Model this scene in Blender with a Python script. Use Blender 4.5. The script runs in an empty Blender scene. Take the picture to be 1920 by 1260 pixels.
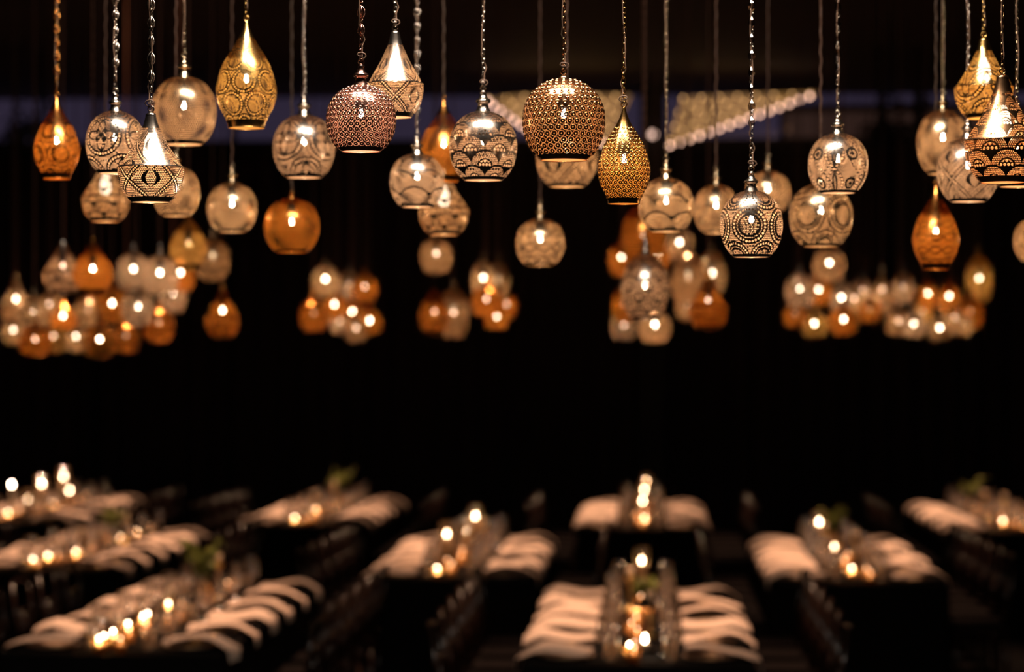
import bpy, bmesh, math, random
from mathutils import Vector, Matrix
random.seed(7)
PI = math.pi
sc = bpy.context.scene
C = sc.collection

# ------------------------------------------------------------------ camera
FPX = 85.0 / 36.0 * 1920.0
HORIZ = 672.0
CAMZ = 2.23
YAW = math.atan(260.0 / FPX)
cam_d = bpy.data.cameras.new('camera')
cam = bpy.data.objects.new('camera', cam_d)
C.objects.link(cam)
cam.location = (0, 0, CAMZ)
cam.rotation_euler = (PI / 2, 0, YAW)
cam_d.lens = 85
cam_d.sensor_width = 36
cam_d.shift_y = (HORIZ - 630.0) / 1920.0
cam_d.dof.use_dof = True
cam_d.dof.focus_distance = 5.45
cam_d.dof.aperture_fstop = 2.3
cam_d.clip_end = 200
sc.camera = cam

# ------------------------------------------------------------------ world: dusk sky seen through the clerestory
w = bpy.data.worlds.new('dusk')
sc.world = w
w.use_nodes = True
bg = w.node_tree.nodes['Background']
bg.inputs[0].default_value = (0.62, 0.46, 0.84, 1)
bg.inputs[1].default_value = 0.048

# ------------------------------------------------------------------ lamps: stage bar above the guests, spots added over the tables
def area_light(name, loc, target, sx, sy, power, col):
    l = bpy.data.lights.new(name, 'AREA')
    l.shape = 'RECTANGLE'; l.size = sx; l.size_y = sy
    l.energy = power; l.color = col
    o = bpy.data.objects.new(name, l); C.objects.link(o)
    o.location = loc
    o.rotation_euler = (Vector(target) - Vector(loc)).to_track_quat('-Z', 'Y').to_euler()
    return o
area_light('stage_bar_light', (-0.35, 5.0, 5.22), (-0.35, 5.35, 0), 2.0, 0.5, 200, (1.0, 0.84, 0.70))

def fill_spot(x, y, power):  # unseen spot added to brighten the napkins and glasses
    l = bpy.data.lights.new('fill_spot_light', 'SPOT')
    l.energy = power; l.color = (1.0, 0.55, 0.33)
    l.spot_size = math.radians(46); l.spot_blend = 0.6; l.shadow_soft_size = 0.08
    o = bpy.data.objects.new('fill_spot_light', l); C.objects.link(o)
    o.location = (x, y, 5.15)

sc.view_settings.view_transform = 'Standard'
sc.view_settings.look = 'None'
sc.view_settings.gamma = 1
sc.view_settings.use_curve_mapping = False
sc.view_settings.exposure = 0.0
sc.cycles.transparent_max_bounces = 18
sc.cycles.use_adaptive_sampling = True
sc.cycles.adaptive_threshold = 0.015
sc.cycles.max_bounces = 6
sc.cycles.diffuse_bounces = 3
sc.cycles.glossy_bounces = 3
sc.cycles.caustics_reflective = False
sc.cycles.caustics_refractive = False
sc.cycles.sample_clamp_indirect = 4

# ------------------------------------------------------------------ helpers
def at(px, py, d):
    cx = (px - 960.0) / FPX * d
    z = CAMZ + (HORIZ - py) / FPX * d
    c, s = math.cos(YAW), math.sin(YAW)
    return Vector((cx * c - d * s, cx * s + d * c, z))

class MB:
    def __init__(self):
        self.v = []; self.f = []; self.uv = []; self.hasuv = False
    def add(self, vs, fs, uvs=None):
        n = len(self.v)
        self.v += [tuple(p) for p in vs]
        self.f += [tuple(i + n for i in f) for f in fs]
        if uvs is not None:
            self.hasuv = True; self.uv += uvs
        else:
            self.uv += [[(0, 0)] * len(f) for f in fs]
        return self
    def box(self, x0, x1, y0, y1, z0, z1):
        vs = [(x, y, z) for z in (z0, z1) for y in (y0, y1) for x in (x0, x1)]
        return self.add(vs, [(0, 2, 3, 1), (4, 5, 7, 6), (0, 1, 5, 4), (2, 6, 7, 3), (0, 4, 6, 2), (1, 3, 7, 5)])
    def lathe(self, prof, seg=24, unit=None, c=(0, 0, 0), cap0=False, cap1=False):
        n = len(prof); vs = []; fs = []; uvs = []
        arc = [0.0]
        for i in range(1, n):
            arc.append(arc[-1] + math.hypot(prof[i][0] - prof[i-1][0], prof[i][1] - prof[i-1][1]))
        un = unit or 1.0
        for (r, z) in prof:
            for s in range(seg):
                a = 2 * PI * s / seg
                vs.append((c[0] + r * math.cos(a), c[1] + r * math.sin(a), c[2] + z))
        for i in range(n - 1):
            for s in range(seg):
                t = (s + 1) % seg
                fs.append((i*seg+s, i*seg+t, (i+1)*seg+t, (i+1)*seg+s))
                u0, u1 = s / seg, (s + 1) / seg
                uvs.append([(u0, arc[i]/un), (u1, arc[i]/un), (u1, arc[i+1]/un), (u0, arc[i+1]/un)])
        if cap0:
            fs.append(tuple(range(seg - 1, -1, -1))); uvs.append([(0, 0)] * seg)
        if cap1:
            fs.append(tuple((n-1)*seg + s for s in range(seg))); uvs.append([(0, 0)] * seg)
        return self.add(vs, fs, uvs)
    def tube(self, pts, r, seg=6, caps=True):
        pts = [Vector(p) for p in pts]; n = len(pts); vs = []; fs = []
        rr = r if isinstance(r, (list, tuple)) else [r] * n
        up = None
        for i, p in enumerate(pts):
            t = (pts[min(i+1, n-1)] - pts[max(i-1, 0)]).normalized()
            if up is None:
                up = Vector((1, 0, 0)) if abs(t.x) < 0.9 else Vector((0, 1, 0))
            a = (up - t * up.dot(t)).normalized(); b = t.cross(a); up = a
            for s in range(seg):
                g = 2 * PI * s / seg
                vs.append(p + (a * math.cos(g) + b * math.sin(g)) * rr[i])
        for i in range(n - 1):
            for s in range(seg):
                t = (s + 1) % seg
                fs.append((i*seg+s, i*seg+t, (i+1)*seg+t, (i+1)*seg+s))
        if caps:
            fs.append(tuple(range(seg - 1, -1, -1))); fs.append(tuple((n-1)*seg + s for s in range(seg)))
        return self.add(vs, fs)
    def torus(self, c, R, r, rx=1, rz=1, rot=0, seg=10, sub=5, vertical=True):
        c = Vector(c); vs = []; fs = []
        for i in range(seg):
            a = 2 * PI * i / seg
            for j in range(sub):
                b = 2 * PI * j / sub
                q = (R + r * math.cos(b))
                if vertical:
                    p = Vector((q * math.cos(a) * rx, r * math.sin(b), q * math.sin(a) * rz))
                    p = Matrix.Rotation(rot, 3, 'Z') @ p
                else:
                    p = Vector((q * math.cos(a), q * math.sin(a), r * math.sin(b)))
                vs.append(c + p)
        for i in range(seg):
            for j in range(sub):
                i2, j2 = (i + 1) % seg, (j + 1) % sub
                fs.append((i*sub+j, i2*sub+j, i2*sub+j2, i*sub+j2))
        return self.add(vs, fs)
    def mesh(self, name, mat, smooth=True):
        m = bpy.data.meshes.new(name)
        m.from_pydata(self.v, [], self.f)
        if self.hasuv:
            l = m.uv_layers.new(name='UVMap')
            flat = [x for f in self.uv for p in f for x in p]
            l.data.foreach_set('uv', flat)
        if mat: m.materials.append(mat)
        if smooth: m.polygons.foreach_set('use_smooth', [True] * len(m.polygons))
        m.update()
        return m
    def build(self, name, mat, parent=None, smooth=True):
        return link(name, self.mesh(name, mat, smooth), parent)

def link(name, mesh, parent=None, loc=None):
    o = bpy.data.objects.new(name, mesh); C.objects.link(o)
    if parent: o.parent = parent
    if loc is not None: o.location = loc
    return o
def tag(o, label=None, cat=None, group=None, kind=None):
    if label: o['label'] = label
    if cat: o['category'] = cat
    if group: o['group'] = group
    if kind: o['kind'] = kind
    return o
def empty(name, loc, rz=0):
    o = bpy.data.objects.new(name, None); C.objects.link(o)
    o.location = loc; o.rotation_euler = (0, 0, rz); o.empty_display_size = 0.05
    return o
def copy_tree(o, parent=None):
    c = o.copy(); C.objects.link(c); c.parent = parent
    for ch in o.children: copy_tree(ch, c)
    return c
def spline(prof, k=4):
    out = []
    n = len(prof)
    for i in range(n - 1):
        p0 = prof[max(i-1, 0)]; p1 = prof[i]; p2 = prof[i+1]; p3 = prof[min(i+2, n-1)]
        for j in range(k):
            t = j / k
            out.append(tuple(0.5*((2*p1[q]) + (-p0[q]+p2[q])*t + (2*p0[q]-5*p1[q]+4*p2[q]-p3[q])*t*t + (-p0[q]+3*p1[q]-3*p2[q]+p3[q])*t**3) for q in (0, 1)))
    out.append(prof[-1])
    return out

# ------------------------------------------------------------------ materials
class X:
    """little expression wrapper round Math nodes"""
    def __init__(s, nt, sock): s.nt = nt; s.s = sock
    def _op(s, op, *args):
        n = s.nt.nodes.new('ShaderNodeMath'); n.operation = op
        for i, a in enumerate((s,) + args):
            if isinstance(a, X): s.nt.links.new(a.s, n.inputs[i])
            else: n.inputs[i].default_value = a
        return X(s.nt, n.outputs[0])
    def __add__(s, o): return s._op('ADD', o)
    def __sub__(s, o): return s._op('SUBTRACT', o)
    def __mul__(s, o): return s._op('MULTIPLY', o)
    def __truediv__(s, o): return s._op('DIVIDE', o)
    def lt(s, o): return s._op('LESS_THAN', o)
    def gt(s, o): return s._op('GREATER_THAN', o)
    def fract(s): return s._op('FRACT')
    def floor(s): return s._op('FLOOR')
    def abs(s): return s._op('ABSOLUTE')
    def sqrt(s): return s._op('SQRT')
    def cos(s): return s._op('COSINE')
    def sin(s): return s._op('SINE')
    def mod(s, o): return s._op('FLOORED_MODULO', o)
    def min(s, o): return s._op('MINIMUM', o)
    def max(s, o): return s._op('MAXIMUM', o)
    def atan2(s, o): return s._op('ARCTAN2', o)
    def inv(s): return s._op('MULTIPLY_ADD', -1.0, 1.0)
def sel(c, a, b):            # c ? a : b
    return c * a + c.inv() * b
def hyp(a, b): return (a * a + b * b).sqrt()

MC = {}
def new_mat(name):
    m = bpy.data.materials.new(name); m.use_nodes = True
    nt = m.node_tree; nt.nodes.clear()
    out = nt.nodes.new('ShaderNodeOutputMaterial')
    return m, nt, out
def principled(name, col, rough=0.5, metal=0.0, noise=0.0, nscale=20, bump=0.0, spec=0.5):
    if name in MC: return MC[name]
    m, nt, out = new_mat(name)
    b = nt.nodes.new('ShaderNodeBsdfPrincipled')
    b.inputs['Base Color'].default_value = (*col, 1)
    b.inputs['Roughness'].default_value = rough
    b.inputs['Metallic'].default_value = metal
    b.inputs['Specular IOR Level'].default_value = spec
    if noise or bump:
        tc = nt.nodes.new('ShaderNodeTexCoord')
        n = nt.nodes.new('ShaderNodeTexNoise'); n.inputs['Scale'].default_value = nscale
        nt.links.new(tc.outputs['Object'], n.inputs['Vector'])
        if noise:
            mx = nt.nodes.new('ShaderNodeMix'); mx.data_type = 'RGBA'
            mx.inputs['A'].default_value = (*[c * (1 - noise) for c in col], 1)
            mx.inputs['B'].default_value = (*[min(1, c * (1 + noise)) for c in col], 1)
            nt.links.new(n.outputs['Fac'], mx.inputs['Factor'])
            nt.links.new(mx.outputs['Result'], b.inputs['Base Color'])
        if bump:
            bp = nt.nodes.new('ShaderNodeBump'); bp.inputs['Strength'].default_value = bump
            bp.inputs['Distance'].default_value = 0.003
            nt.links.new(n.outputs['Fac'], bp.inputs['Height'])
            nt.links.new(bp.outputs['Normal'], b.inputs['Normal'])
    nt.links.new(b.outputs[0], out.inputs[0])
    MC[name] = m
    return m
def emit(name, col, strength):
    if name in MC: return MC[name]
    m, nt, out = new_mat(name)
    e = nt.nodes.new('ShaderNodeEmission'); e.inputs[0].default_value = (*col, 1); e.inputs[1].default_value = strength
    nt.links.new(e.outputs[0], out.inputs[0])
    MC[name] = m
    return m
def thin_glass(name, tint=(1, 1, 1), refl=0.10, rough=0.03, body=0.0, bodycol=(1, 1, 1)):
    if name in MC: return MC[name]
    m, nt, out = new_mat(name)
    t = nt.nodes.new('ShaderNodeBsdfTransparent'); t.inputs[0].default_value = (*tint, 1)
    g = nt.nodes.new('ShaderNodeBsdfGlossy'); g.inputs['Roughness'].default_value = rough
    lw = nt.nodes.new('ShaderNodeLayerWeight'); lw.inputs[0].default_value = 0.35
    f = X(nt, lw.outputs['Facing']) * 0.5 + refl
    mx = nt.nodes.new('ShaderNodeMixShader'); nt.links.new(f.s, mx.inputs[0])
    if body > 0:
        d = nt.nodes.new('ShaderNodeBsdfTranslucent'); d.inputs[0].default_value = (*bodycol, 1)
        m2 = nt.nodes.new('ShaderNodeMixShader'); m2.inputs[0].default_value = body
        nt.links.new(t.outputs[0], m2.inputs[1]); nt.links.new(d.outputs[0], m2.inputs[2])
        nt.links.new(m2.outputs[0], mx.inputs[1])
    else:
        nt.links.new(t.outputs[0], mx.inputs[1])
    nt.links.new(g.outputs[0], mx.inputs[2])
    nt.links.new(mx.outputs[0], out.inputs[0])
    MC[name] = m
    return m

METAL = {'amber': (0.92, 0.52, 0.17), 'silver': (0.80, 0.70, 0.60), 'gold': (0.90, 0.58, 0.20), 'copper': (0.86, 0.36, 0.09),
         'rose': (0.84, 0.46, 0.36), 'bronze': (0.86, 0.48, 0.24), 'champagne': (0.86, 0.66, 0.42)}
INNER = {'amber': (0.86, 0.44, 0.10), 'silver': (0.80, 0.55, 0.36), 'gold': (0.86, 0.52, 0.15), 'copper': (0.68, 0.25, 0.035),
         'rose': (0.80, 0.46, 0.36), 'bronze': (0.80, 0.44, 0.20), 'champagne': (0.82, 0.53, 0.29)}

def hexcell(U, V):
    """nearest centre of a hexagonal lattice of pitch 1 -> (dx, dy)"""
    S = 1.7320508
    ax = U.fract() - 0.5; ay = ((V / S).fract() - 0.5) * S
    bx = (U + 0.5).fract() - 0.5; by = ((V / S + 0.5).fract() - 0.5) * S
    c = hyp(ax, ay).lt(hyp(bx, by))
    return sel(c, ax, bx), sel(c, ay, by)
def fine(U, V, n, r=0.37):
    b = V * n
    row = b.floor().mod(2.0) * 0.5
    return hyp((U * n + row).fract() - 0.5, b.fract() - 0.5).lt(r)
def dots(par, off, r):       # par: fraction along the line in pitch 1 (scaled), off: distance from the line in same unit
    return hyp(par.fract() - 0.5, off).lt(r)

def pattern_holes(nt, kind, U, V, n):
    f = fine(U, V, n)
    if kind == 'mesh':
        return fine(U, V, n * 0.78, 0.37)
    if kind in ('circles', 'bigcircles', 'petals'):
        k = {'circles': 7.0, 'bigcircles': 5.0, 'petals': 4.0}[kind]
        x, y = hexcell(U * k, V * k)
        d = hyp(x, y); ang = y.atan2(x) * (1 / (2 * PI))
        rr = 0.41; nd = {'circles': 26.0, 'bigcircles': 30.0, 'petals': 36.0}[kind]
        pitch = 2 * PI * rr / nd
        band = (d - rr).abs().lt(pitch * 0.85)
        dt = dots(ang * nd, (d - rr) / pitch, 0.36)
        solid = band
        if kind == 'petals':
            pr = (ang * (2 * PI * 2.0)).cos().abs() * 0.33
            solid = solid.max((d - pr).abs().lt(0.026)).max(d.lt(0.05))
            leaf = (ang * (2 * PI * 2.0)).sin().abs() * 0.16
            solid = solid.max(d.lt(leaf + 0.02) * d.gt(leaf - 0.05) * d.lt(0.2))
        elif kind == 'bigcircles':
            solid = solid.max((d - rr + pitch * 1.6).abs().lt(pitch * 0.35))
        return (f * solid.inv()).max(band * dt)
    if kind in ('scallop', 'bigscallop'):
        k = 7.0 if kind == 'scallop' else 5.0; h = 0.50; r = 0.57 if kind == 'scallop' else 0.66
        x = U * k; y = V * k
        j = (y / h).floor()
        def dist(jj):
            off = jj.mod(2.0) * 0.5
            dx = (x + off).fract() - 0.5
            dy = y - jj * h
            return hyp(dx, dy)
        d1 = dist(j - 1.0); d0 = dist(j)
        c = d1.lt(r)
        d = sel(c, d1, d0)
        line = d.gt(r - 0.07)
        if kind == 'bigscallop': return f * d.gt(r - 0.05).inv()
        core = d.lt(0.22)
        ring = (d * 22.0).fract().gt(0.25)
        coarse = fine(U, V, n * 0.5, 0.36)
        return sel(core, coarse, f * ring) * line.inv() * ((d - 0.26).abs().lt(0.02)).inv()
    if kind == 'trellis':
        k = 4.0
        a = (U * k + V * k).fract() - 0.5; b = (U * k - V * k).fract() - 0.5
        nd = 13.0
        def band(p, q):
            off = (p.abs() - 0.5).abs()
            return off.lt(0.065), dots(q * nd, off * nd, 0.38)
        b1, t1 = band(a, b); b2, t2 = band(b, a)
        px = (a + b) * 0.5; py = (a - b) * 0.5
        prof = ((py * py) * -30.0 + 1.0)
        leaf = px.abs().lt(prof * 0.10); halo = px.abs().lt(prof * 0.19)
        solid = b1.max(b2).max(halo * leaf.inv())
        return (f * solid.inv()).max(b1 * t1).max(b2 * t2)
    if kind == 'floral':
        k = 5.0
        x = (U * k).fract() - 0.5; y = V * k
        ph = y * (PI * 1.25) + 0.4
        xw = ph.sin() * 0.24
        nd = 11.0
        def wave(o): return o.lt(0.045), dots(y * nd, o * nd, 0.36)
        b1, t1 = wave((x - xw).abs()); b2, t2 = wave((x + xw).abs())
        lens = xw.abs()
        leaf = x.abs().lt(lens * 0.34) * x.abs().gt(lens * 0.34 - 0.05)
        rx = x.abs() - 0.5; ry = (ph / PI).fract() - 0.5
        rd = hyp(rx, ry * 0.8)
        ring = (rd - 0.15).abs().lt(0.03)
        solid = b1.max(b2).max(leaf).max(ring).max(rd.lt(0.05))
        return (f * solid.inv()).max(b1 * t1).max(b2 * t2)
    if kind == 'waves':
        k = 5.0
        wv = (V * k * 2.2 + (U * (2 * PI * k)).sin() * 0.28).fract() - 0.5
        wu = (V * k * 2.2 - (U * (2 * PI * k)).sin() * 0.28).fract() - 0.5
        solid = (wv.abs()).lt(0.05).max(wu.abs().lt(0.05))
        return f * solid.inv()
    return f

def shade_mat(metal, pat, n=112.0, solid_lo=0.022, solid_hi=9.0, rough=0.24):
    key = f'{metal}_{pat}_{n:.0f}_{solid_lo:.3f}_{solid_hi:.3f}'
    if key in MC: return MC[key]
    m, nt, out = new_mat(key)
    uv = nt.nodes.new('ShaderNodeUVMap'); uv.uv_map = 'UVMap'
    sp = nt.nodes.new('ShaderNodeSeparateXYZ'); nt.links.new(uv.outputs[0], sp.inputs[0])
    U = X(nt, sp.outputs[0]); V = X(nt, sp.outputs[1])
    hole = pattern_holes(nt, pat, U, V, n)
    hole = hole * V.gt(solid_lo) * V.lt(solid_hi)
    b = nt.nodes.new('ShaderNodeBsdfPrincipled')
    b.inputs['Base Color'].default_value = (*METAL[metal], 1)
    b.inputs['Metallic'].default_value = 1.0
    tc = nt.nodes.new('ShaderNodeTexCoord')
    ns = nt.nodes.new('ShaderNodeTexNoise'); ns.inputs['Scale'].default_value = 28; ns.inputs['Detail'].default_value = 3
    nt.links.new(tc.outputs['Object'], ns.inputs['Vector'])
    rg = X(nt, ns.outputs['Fac']) * 0.16 + (rough - 0.08)
    nt.links.new(rg.s, b.inputs['Roughness'])
    bp = nt.nodes.new('ShaderNodeBump'); bp.inputs['Strength'].default_value = 0.25; bp.inputs['Distance'].default_value = 0.002
    nt.links.new(ns.outputs['Fac'], bp.inputs['Height']); nt.links.new(bp.outputs['Normal'], b.inputs['Normal'])
    # the inside of the shade: matt, brushed sheet metal
    i1 = nt.nodes.new('ShaderNodeBsdfDiffuse'); i1.inputs[0].default_value = (*INNER[metal], 1)
    geo = nt.nodes.new('ShaderNodeNewGeometry')
    mx = nt.nodes.new('ShaderNodeMixShader')
    nt.links.new(geo.outputs['Backfacing'], mx.inputs[0])
    nt.links.new(b.outputs[0], mx.inputs[1]); nt.links.new(i1.outputs[0], mx.inputs[2])
    tr = nt.nodes.new('ShaderNodeBsdfTransparent')
    m2 = nt.nodes.new('ShaderNodeMixShader')
    nt.links.new(hole.s, m2.inputs[0]); nt.links.new(mx.outputs[0], m2.inputs[1]); nt.links.new(tr.outputs[0], m2.inputs[2])
    nt.links.new(m2.outputs[0], out.inputs[0])
    MC[key] = m
    return m

def metal_mat(metal, rough=0.22):
    return principled(f'{metal}_fitting', METAL[metal], rough, 1.0)
BULB = emit('bulb_glow', (1.0, 0.82, 0.62), 50.0)
BULB_FAR = [emit('bulb_glow_full', (1.0, 0.78, 0.56), 48.0), emit('bulb_glow_soft', (1.0, 0.64, 0.44), 12.0), emit('bulb_glow_frosted', (1.0, 0.58, 0.34), 2.5)]
FLAME = emit('flame_glow', (1.0, 0.74, 0.52), 75.0)
FLAME_LOW = emit('flame_low_glow', (1.0, 0.58, 0.34), 11.0)
LAMP = {}
def lamp_light(name, power, col):
    if name not in LAMP:
        l = bpy.data.lights.new(name, 'POINT'); l.energy = power; l.color = col; l.shadow_soft_size = 0.0
        LAMP[name] = l
    return LAMP[name]
SOCKET = principled('socket_black', (0.03, 0.025, 0.02), 0.5)
CABLE = principled('cable_clear', (0.26, 0.16, 0.11), 0.3)
CABLE_DARK = principled('cable_brown', (0.10, 0.06, 0.04), 0.5)

# ------------------------------------------------------------------ the room
CEIL = 5.3
BACKY = 28.0
black_wall = principled('dark_plaster', (0.012, 0.010, 0.010), 0.8, noise=0.4, nscale=3)
ceil_mat = principled('dark_ceiling', (0.034, 0.021, 0.018), 0.75, noise=0.3, nscale=2)
floor_mat = principled('dark_floor', (0.003, 0.0025, 0.0025), 0.85, spec=0.1, noise=0.5, nscale=4)
XL, XR, YB = -12.0, 10.0, -3.0
def struct(name, mb, mat):
    return tag(mb.build(name, mat, smooth=False), kind='structure')
struct('floor', MB().box(XL, XR, YB, BACKY, -0.1, 0.0), floor_mat)
struct('ceiling', MB().box(XL, XR, YB, BACKY + 0.3, CEIL, CEIL + 0.1), ceil_mat)
struct('wall_left', MB().box(XL - 0.1, XL, YB, BACKY, 0, CEIL), black_wall)
struct('wall_right', MB().box(XR, XR + 0.1, YB, BACKY, 0, CEIL), black_wall)
struct('wall_behind', MB().box(XL, XR, YB - 0.1, YB, 0, CEIL), black_wall)
WZ0, WZ1 = 4.74, 5.30
struct('wall_back', MB().box(XL, XR, BACKY, BACKY + 0.25, 0, WZ0), black_wall)
# clerestory window: frame with mullions and panes
frame_mat = principled('window_frame_dark', (0.05, 0.022, 0.018), 0.5)
rose_pane = thin_glass('rose_window_glass', (0.98, 0.80, 0.52), 0.02)
pane_mat = thin_glass('window_glass', (0.92, 0.92, 0.95), 0.02)
win = struct('window_1', MB().box(XL, XR, BACKY + 0.06, BACKY + 0.16, WZ0, WZ0 + 0.04).box(XL, XR, BACKY + 0.06, BACKY + 0.16, WZ1 - 0.012, WZ1), frame_mat)
x0 = -6.48 - 1.6 * 3
k = 0
while x0 + 1.6 * k < XR:
    xm = x0 + 1.6 * k
    MB().box(xm - 0.03, xm + 0.03, BACKY + 0.06, BACKY + 0.16, WZ0 + 0.04, WZ1 - 0.012).build('mullion', frame_mat, win, False)
    if xm > 0.6:      # divided lights: clear above, rose glass below
        MB().box(xm + 0.03, min(xm + 1.57, XR), BACKY + 0.07, BACKY + 0.15, 5.08, 5.165).build('transom', frame_mat, win, False)
        MB().box(xm + 0.03, min(xm + 1.57, XR), BACKY + 0.10, BACKY + 0.106, WZ0 + 0.04, 5.08).build('pane', rose_pane, win, False)
        MB().box(xm + 0.03, min(xm + 1.57, XR), BACKY + 0.10, BACKY + 0.106, 5.165, WZ1 - 0.012).build('pane', pane_mat, win, False)
    else:
        MB().box(xm + 0.03, min(xm + 1.57, XR), BACKY + 0.10, BACKY + 0.106, WZ0 + 0.04, WZ1 - 0.012).build('pane', pane_mat, win, False)
    k += 1
struct('trim_1', MB().box(XL, XR, BACKY - 0.06, BACKY, WZ0 - 0.10, WZ0), principled('ledge_brown', (0.03, 0.018, 0.014), 0.6))
# dark pillar between the two crystal strand curtains
struct('trim_2', MB().box(0.02 - 0.14, 0.02 + 0.14, 27.2, 27.45, 0, CEIL), black_wall)

# black drapes along the back wall, one panel beside the other
drape_mat = principled('black_drape', (0.020, 0.010, 0.010), 0.85)
ordw = ['first', 'second', 'third', 'fourth', 'fifth', 'sixth', 'seventh', 'eighth', 'ninth', 'tenth', 'eleventh', 'twelfth',
        'thirteenth', 'fourteenth', 'fifteenth', 'sixteenth', 'seventeenth', 'eighteenth', 'nineteenth', 'twentieth',
        'twenty-first', 'twenty-second', 'twenty-third', 'twenty-fourth', 'twenty-fifth', 'twenty-sixth', 'twenty-seventh',
        'twenty-eighth', 'twenty-ninth', 'thirtieth', 'thirty-first', 'thirty-second', 'thirty-third', 'thirty-fourth', 'thirty-fifth', 'thirty-sixth', 'thirty-seventh', 'thirty-eighth', 'thirty-ninth', 'fortieth']
for i in range(8):
    xa = -8.1 + i * 1.62
    vs = []; fs = []
    N = 40
    for kx in range(N + 1):
        t = kx / N
        y = 27.72 + 0.07 * math.sin(t * 2 * PI * 6 + i) + 0.025 * math.sin(t * 2 * PI * 13 + 2 * i)
        for z, s in ((0.0, 1.2), (1.6, 1.0), (3.2, 0.85), (4.6, 0.7)):
            vs.append((xa + 1.60 * t, 27.72 + (y - 27.72) * s, z))
    for kx in range(N):
        for q in range(3):
            a = kx * 4 + q
            fs.append((a, a + 4, a + 5, a + 1))
    o = MB().add(vs, fs).build('drape_panel', drape_mat)
    tag(o, f'black floor-length drape on the back wall, {ordw[i]} panel from the left', 'curtain', 'black drapes on the back wall')

# ------------------------------------------------------------------ crystal strand curtains under the ceiling at the back
BEAD = emit('light_bead_gold', (1.0, 0.48, 0.12), 0.52)
BEADB = emit('light_bead_bright', (1.0, 0.52, 0.18), 2.6)
BEAD2 = emit('light_bead_pink', (1.0, 0.56, 0.40), 5.2)
RAIL = principled('rail_dark', (0.02, 0.015, 0.012), 0.5, 0.6)
THREAD = principled('thread_clear', (0.3, 0.25, 0.2), 0.4)
DW = 26.0
def strand_curtain(label, tops):
    """tops: list of (px, y_top, y_bot, lean_px)"""
    p0 = at(tops[0][0], tops[0][1], DW); p1 = at(tops[-1][0], tops[-1][1], DW)
    root = empty('crystal_strand_curtain', (p0 + p1) / 2)
    inv = -root.location
    MB().tube([p0 + inv + Vector((0, 0, 0.025)), p1 + inv + Vector((0, 0, 0.025))], 0.012).build('rail', RAIL, root)
    for p in (p0, p1):
        MB().tube([p + inv + Vector((0, 0, 0.02)), Vector((p.x, p.y, CEIL)) + inv], 0.004, 5).build('hanger', RAIL, root)
    for si, (px, yt, yb, lean) in enumerate(tops):
        a = at(px, yt, DW) + inv; b = at(px + lean * (yb - yt) / 90.0, yb, DW) + inv
        n = max(1, int((b - a).length / 0.036))
        mb = MB(); mb2 = MB()
        for q in range(n):
            p = a.lerp(b, (q + 0.5) / n)
            r = 0.0165
            (mb2 if (q + si) % 4 == 0 and si % 2 == 0 else mb).lathe([(0.001, -r), (r * 0.75, -r * 0.6), (r, 0), (r * 0.75, r * 0.6), (0.001, r)], 6, c=p)
        s = tag(mb.build('bead_strand', BEAD, root, False), kind='stuff')
        if mb2.v: tag(mb2.build('bright_bead_row', BEADB, s, False), kind='stuff')
        MB().tube([a + Vector((0, 0, 0.02)), b], 0.0015, 4).build('thread', THREAD, s)
        r = 0.021
        if si % 2 == 0: MB().lathe([(0.001, -r * 1.2), (r * 0.8, -r * 0.6), (r, 0), (r * 0.7, r * 0.6), (0.001, r)], 6, c=b).build('end_crystal', BEAD2, s, False)
    tag(root, label, 'crystal curtain', 'crystal strand curtains')
lt = []
px = 917
while px <= 1186:
    yb = 188 + (px - 915) / 150.0 * 80
    lt.append((px, 184 - 6 * min(1, (px - 915) / 60), min(yb, 268), -40)); px += 8.5
strand_curtain('glowing crystal bead curtain hanging behind the large bronze ball lantern', lt)
rt = []
px = 1282
while px <= 1530:
    t = (px - 1282) / 248.0
    rt.append((px, 182 - 10 * t, max(178, 272 - 96 * t ** 1.05), -26)); px += 8.5
strand_curtain('glowing crystal bead curtain hanging right of the dark pillar', rt)

lp = at(1224, 252, 27.05)
wl = empty('glint_globe', (lp.x, 27.2, lp.z))  # globe and bracket added to give the small bright spot in the gap
MB().box(-0.05, 0.05, -0.012, 0.0, -0.05, 0.05).build('backplate', RAIL, wl, False)
MB().tube([(0, -0.01, 0), (0, -0.07, 0)], 0.010, 6).build('arm', RAIL, wl)
MB().lathe([(0.0005, -0.035), (0.024, -0.025), (0.035, 0), (0.024, 0.025), (0.0005, 0.035)], 12, c=(0, -0.10, 0)).build('globe', emit('globe_glow', (1.0, 0.62, 0.48), 2.6), wl)
tag(wl, 'small round glowing globe added on the dark pillar between the bead curtains', 'lamp')

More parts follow.
